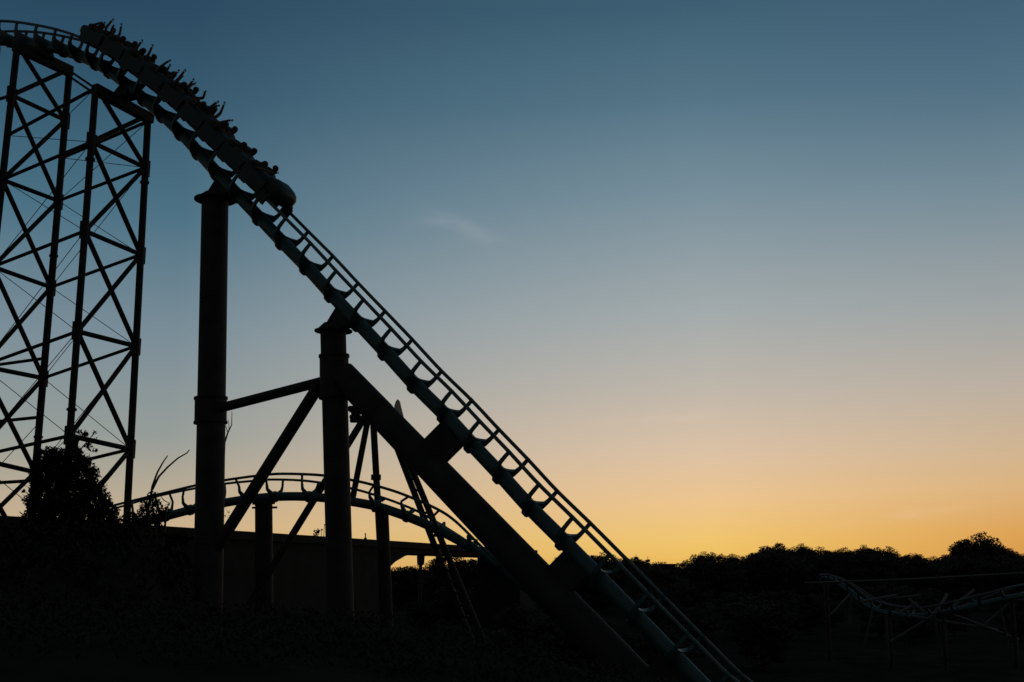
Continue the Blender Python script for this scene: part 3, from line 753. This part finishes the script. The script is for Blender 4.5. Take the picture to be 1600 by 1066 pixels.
# trees ------------------------------------------------------------
def tree_mesh(kind, seed):
    """a tree of height 10 m: returns crown and trunk builders"""
    r_ = random.Random(seed); c_ = MB(); t_ = MB()
    if kind == 'pine':
        for k in range(11):
            z = 1.6 + k * .78; w_ = 2.0 * (1 - k / 11.5) + .15
            for q in range(7):
                a_ = q * 2.4 + k; e_ = r_.uniform(.55, 1.1)
                c_.leaves((math.cos(a_) * w_ * e_ * .6, math.sin(a_) * w_ * e_ * .6, z - .2 * e_), (w_ * .45, w_ * .45, .32), 22, .42, r_)
        c_.leaves((0, 0, 9.8), (.15, .15, .4), 10, .3, r_)
        t_.tube([(0, 0, -.3), (0, 0, 5), (0, 0, 9.6)], [.2, .13, .03], 7)
        for q in range(8):
            a_ = q * 2.4; t_.tube([(0, 0, 2 + q * .8), (math.cos(a_) * (1.5 - q * .13), math.sin(a_) * (1.5 - q * .13), 1.9 + q * .8)], [.05, .02], 5)
        return c_, t_
    wd = {'round': 3.3, 'wide': 4.6, 'tall': 2.5, 'low': 3.8}[kind]; z0 = {'round': 3.0, 'wide': 3.6, 'tall': 2.4, 'low': 1.2}[kind]
    t_.tube([(0, 0, -.3), (.1, 0, 2), (0, .1, 4.5), (.1, 0, 7.4)], [.34, .26, .18, .06], 8)
    nb = 26
    for k in range(nb):
        a_ = k * 2.4 + r_.uniform(-.5, .5); f_ = (k + .5) / nb; z = z0 + (9.3 - z0) * f_
        env = math.sin(math.pi * (.14 + .70 * f_)) ** .55; rr = wd * env * r_.uniform(.45, .82)
        ce = Vector((math.cos(a_) * rr, math.sin(a_) * rr, z + r_.uniform(-.4, .4))); s_ = r_.uniform(.75, 1.35)
        c_.leaves(ce, (s_ * 1.15, s_ * 1.15, s_ * .75), 270, .34, r_, aspect=1.4, pw=.38)
        if k % 2 == 0: t_.tube([(0, 0, max(1.6, z - 2.2)), ce.lerp(Vector((0, 0, z - 1)), .5), ce], [.1, .06, .02], 5)
    c_.leaves((0, 0, (z0 + 9) / 2 + .5), (wd * .62, wd * .62, (9 - z0) * .5), 1600, .5, r_, aspect=1.4)
    return c_, t_
protos = {}
for kind, seeds in (('round', (1, 2, 3)), ('wide', (4, 5, 6)), ('tall', (7, 8)), ('low', (9, 10, 12)), ('pine', (13, 14))):
    protos[kind] = []
    for sd_ in seeds:
        c_, t_ = tree_mesh(kind, sd_)
        def mk(b_, nm, mt):
            me = bpy.data.meshes.new(nm); me.from_pydata([tuple(v) for v in b_.v], [], b_.f); me.materials.append(MT[mt]); return me
        protos[kind].append((mk(c_, 'crown', 'farleaf'), mk(t_, 'trunk', 'bark')))
cnt = 0
def plant_tree(px, ytop, D, kind, width=1.0, label=None, group=None, name=None, sd_=None):
    global cnt
    tp_ = U(px, ytop, D); z0 = hgt(tp_.x, tp_.y); h_ = (tp_.z - z0) / 10.0
    if h_ <= .05: h_ = .3
    nm = name or ('pine_tree' if kind == 'pine' else 'tree')
    root = thing(nm, label, 'tree', (tp_.x, tp_.y, z0), group)
    root.rotation_euler.z = rnd.uniform(0, 6.28); root.scale = (h_ * width, h_ * width, h_)
    c_, t_ = protos[kind][(cnt if sd_ is None else sd_) % len(protos[kind])]; cnt += 1
    for me, nn in ((c_, 'crown'), (t_, 'trunk')):
        o = bpy.data.objects.new(nn, me); sc.collection.objects.link(o); o.parent = root
    return root
SK = [(880, 868), (905, 866), (925, 862), (945, 868), (965, 875), (990, 872), (1020, 880), (1032, 881), (1050, 880), (1062, 878), (1080, 877), (1092, 865), (1115, 865), (1135, 867), (1160, 868), (1172, 866), (1185, 857), (1205, 851), (1225, 855), (1237, 861), (1252, 851), (1272, 856), (1300, 857), (1325, 860), (1338, 861), (1352, 854.5), (1387, 858), (1407, 865), (1432, 864), (1460, 869), (1466, 872), (1474, 865), (1488, 864), (1500, 862), (1560, 856), (1590, 862), (1620, 870), (1700, 866), (1900, 860)]
GL = 'dark leafy tree in the unbroken treeline against the orange horizon'
GG_ = 'dark trees of the far treeline'
x = 878
while x < 1760:
    y = interp(SK, x); D = rnd.uniform(175, 215)
    plant_tree(x, y + rnd.choice([-1.5, -.5, 0, 1.5, 3]), D, rnd.choice(['round', 'round', 'low', 'wide']), rnd.uniform(.6, .95), GL, GG_)
    x += rnd.uniform(9, 14)
for k in range(80):       # the mass below the skyline
    x = rnd.uniform(860, 1760); plant_tree(x, interp(SK, x) + rnd.uniform(6, 13), rnd.uniform(120, 168), rnd.choice(['low', 'low', 'round']), 1.15, 'dark leafy tree in the belt in front of the far treeline', 'dark trees of the belt in front')
sp = [(1509, 839.5, 150, 'tall', .95, 'narrow rounded tree, left one of the tall pair at the right'), (1537, 835, 150, 'round', .95, 'highest tree of the skyline, broad crown right of the narrow one'), (1553, 846, 152, 'round', .8, 'sloping shoulder tree just right of the highest tree'), (1578, 859, 150, 'round', .7, 'rounded tree at the right edge below the highest tree'),
      (1494, 850, 152, 'tall', .8, 'small tree tucked left of the narrow rounded tree'), (1205, 850, 172, 'wide', .9, 'broad domed tree rising above the middle of the treeline'), (1252, 851, 172, 'round', .7, 'peaked tree right of the broad domed tree'), (1352, 854, 172, 'wide', .8, 'flat topped tree in the right half of the treeline'),
      (980, 870, 175, 'round', .6, 'small bushy tree hidden where the rails meet the treeline'), (1092, 864, 172, 'tall', .85, 'small round tree where the treeline steps up'), (1527, 860, 148, 'round', 1.0, 'wide tree filling the gap under the tall pair')]
for a_ in sp: plant_tree(*a_[:5], label=a_[5])
for px_, y_, lab in ((994, 867, 'small pine tree just right of where the rails meet the treeline'), (1012, 871, 'stubby pine tree, middle one of the small three'), (1024, 878, 'lowest small pine tree beside the flat roofed house'), (838, 864, 'small spiky tree touching the lower edge of the big strut')):
    plant_tree(px_, y_, 150 if px_ > 900 else 110, 'pine', 1.3, lab)
x = 560
while x < 900:          # beyond the bridge
    plant_tree(x, (889 if x < 760 else 884) + rnd.uniform(-2, 2), rnd.uniform(125, 150), rnd.choice(['low', 'round']), 1.3, 'low dark tree seen through or beyond the bridge arch', 'low trees beyond the bridge'); x += 9
for x, y, D, kd, lab in ((638, 881, 100, 'round', 'rounded low tree left of the street lamp under the arch'), (682, 866, 95, 'tall', 'bushy tree right of the street lamp under the arch'), (722, 868, 97, 'round', 'broad tree filling the right part of the arch'), (750, 871, 97, 'round', 'tree at the far right end of the arch')):
    plant_tree(x, y, D, kd, .8 if kd == 'tall' else 1.2, lab)
x = -500
while x < 560:          # hidden behind the bank and bridge from here, seen from aside
    plant_tree(x, 872 + rnd.uniform(-4, 6), rnd.uniform(150, 200), rnd.choice(['low', 'round', 'wide']), 1, 'dark tree of the belt behind the bank and the bridge', 'trees behind the bridge'); x += 32
# flat roofed house in the treeline
q = U(1041, 881, 160); z1 = q.z
hs = thing('house', 'low flat roofed house in the dip of the treeline', 'house', (q.x, q.y, hgt(q.x, q.y)))
X = Vector((1, 0, 0)); Y = Vector((0, 1, 0)); Z = Vector((0, 0, 1)); zb = hgt(q.x, q.y)
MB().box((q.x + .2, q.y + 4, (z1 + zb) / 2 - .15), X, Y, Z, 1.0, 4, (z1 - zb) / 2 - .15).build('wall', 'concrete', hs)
MB().box((q.x + .2, q.y + 4, z1 - .15), X, Y, Z, 1.2, 4.2, .14).build('roof', 'steel', hs)
for dx_ in (-.5, .5): MB().box((q.x + .2 + dx_, q.y - .02, zb + 1.5), X, Y, Z, .3, .04, .5).build('window', 'black', hs)
# dark shrubs on the ground between the structures
for k in range(60):
    x = rnd.uniform(-8, 40); y = rnd.uniform(42, 95)
    if abs((Vector((x, y, 0)) - grounded(ba)).dot(bside)) < 5: continue
    if 11 < x / y * 50 and y < 66: continue
    z = hgt(x, y); 
    root = thing('shrub', 'dark shrub on the ground between the coaster supports', 'shrub', (x, y, z), 'dark shrubs on the ground'); s_ = rnd.uniform(.16, .34)
    root.scale = (s_ * 1.5, s_ * 1.5, s_); root.rotation_euler.z = rnd.uniform(0, 6)
    c_, t_ = protos['low'][k % 3]
    for me, nn in ((c_, 'foliage'), (t_, 'stem')):
        o = bpy.data.objects.new(nn, me); sc.collection.objects.link(o); o.parent = root

# ------------------------------------------------------------------ pale coaster structure lying low at the right
D5 = [(1200, 60), (1300, 56), (1400, 52), (1500, 50), (1600, 50), (1800, 54)]
rt = thing('coaster_track', 'pale coaster track swooping low over the dark ground at the right edge', 'roller coaster track', tuple(grounded(U(1460, 1000, 50))))
def rp(pts, dd=0): return [U(x, y, interp(D5, x) + dd) for x, y in pts]
sp5 = catmull(rp([(1284, 906), (1292, 905), (1300, 907), (1318, 916), (1345, 938), (1378, 956), (1425, 963), (1475, 958), (1530, 945), (1600, 930), (1700, 916)]), 6)
MB().tube(sp5, .12, 12).build('spine', 'teal', rt, True)
MB().tube(catmull(rp([(1280, 899), (1288, 898), (1298, 899), (1325, 910), (1352, 930), (1384, 944), (1430, 950), (1475, 944), (1530, 930), (1600, 914), (1700, 900)], -.5), 6), .045, 8).build('rail', 'pale', rt, True)
MB().tube(catmull(rp([(1282, 901), (1292, 899), (1306, 901), (1335, 914), (1362, 932), (1394, 945), (1440, 950), (1485, 943), (1540, 928), (1600, 913), (1700, 899)], .5), 6), .045, 8).build('rail', 'pale', rt, True)
rails5 = [catmull(rp([(1262, 899), (1298, 899), (1352, 931), (1430, 950), (1530, 929), (1700, 899)], dd), 10) for dd in (-.5, .5)]
for i in range(4, len(sp5) - 4, 4):
    p = sp5[i]; t = (sp5[i + 1] - sp5[i - 1]).normalized(); m = MB()
    for rl in rails5:
        q = near_on(rl, p, t); m.tube([p, p.lerp(q, .5) - Vector((0, 0, .1)), q], [.1, .07, .04], 6)
    m.build('tie', 'teal', rt)
for a_, b_, D in (((1258, 911), (1425, 905), 54), ((1425, 905), (1640, 893), 54), ((1385, 936), (1438, 930), 51)):
    MB().tube([U(a_[0], a_[1], D), U(b_[0], b_[1], D)], .045, 8).build('handrail', 'pale', rt, True)
for a_, b_ in (((1465, 957), (1392, 1003)), ((1459, 957), (1470, 1026)), ((1445, 957), (1420, 936)), ((1465, 955), (1480, 928)), ((1480, 955), (1522, 922)), ((1490, 952), (1592, 915)), ((1488, 960), (1592, 1000)), ((1384, 958), (1388, 1032)), ((1330, 925), (1326, 980)), ((1555, 940), (1620, 936)), ((1560, 940), (1575, 1010)), ((1400, 960), (1432, 942)), ((1345, 940), (1400, 930)), ((1330, 928), (1300, 960)), ((1420, 962), (1560, 985)), ((1365, 950), (1350, 1010)), ((1600, 925), (1540, 975))):
    MB().tube([U(a_[0], a_[1], 50.3), U(b_[0], b_[1], 50.9)], .06, 8).build('strut', 'pale', rt, True)
for x, y in ((1290, 905), (1388, 958), (1472, 958), (1580, 936), (1690, 918)):
    P = U(x, y, interp(D5, x)); MB().tube([P, grounded(P, -.3)], .11, 10).build('leg', 'steel', rt, True)
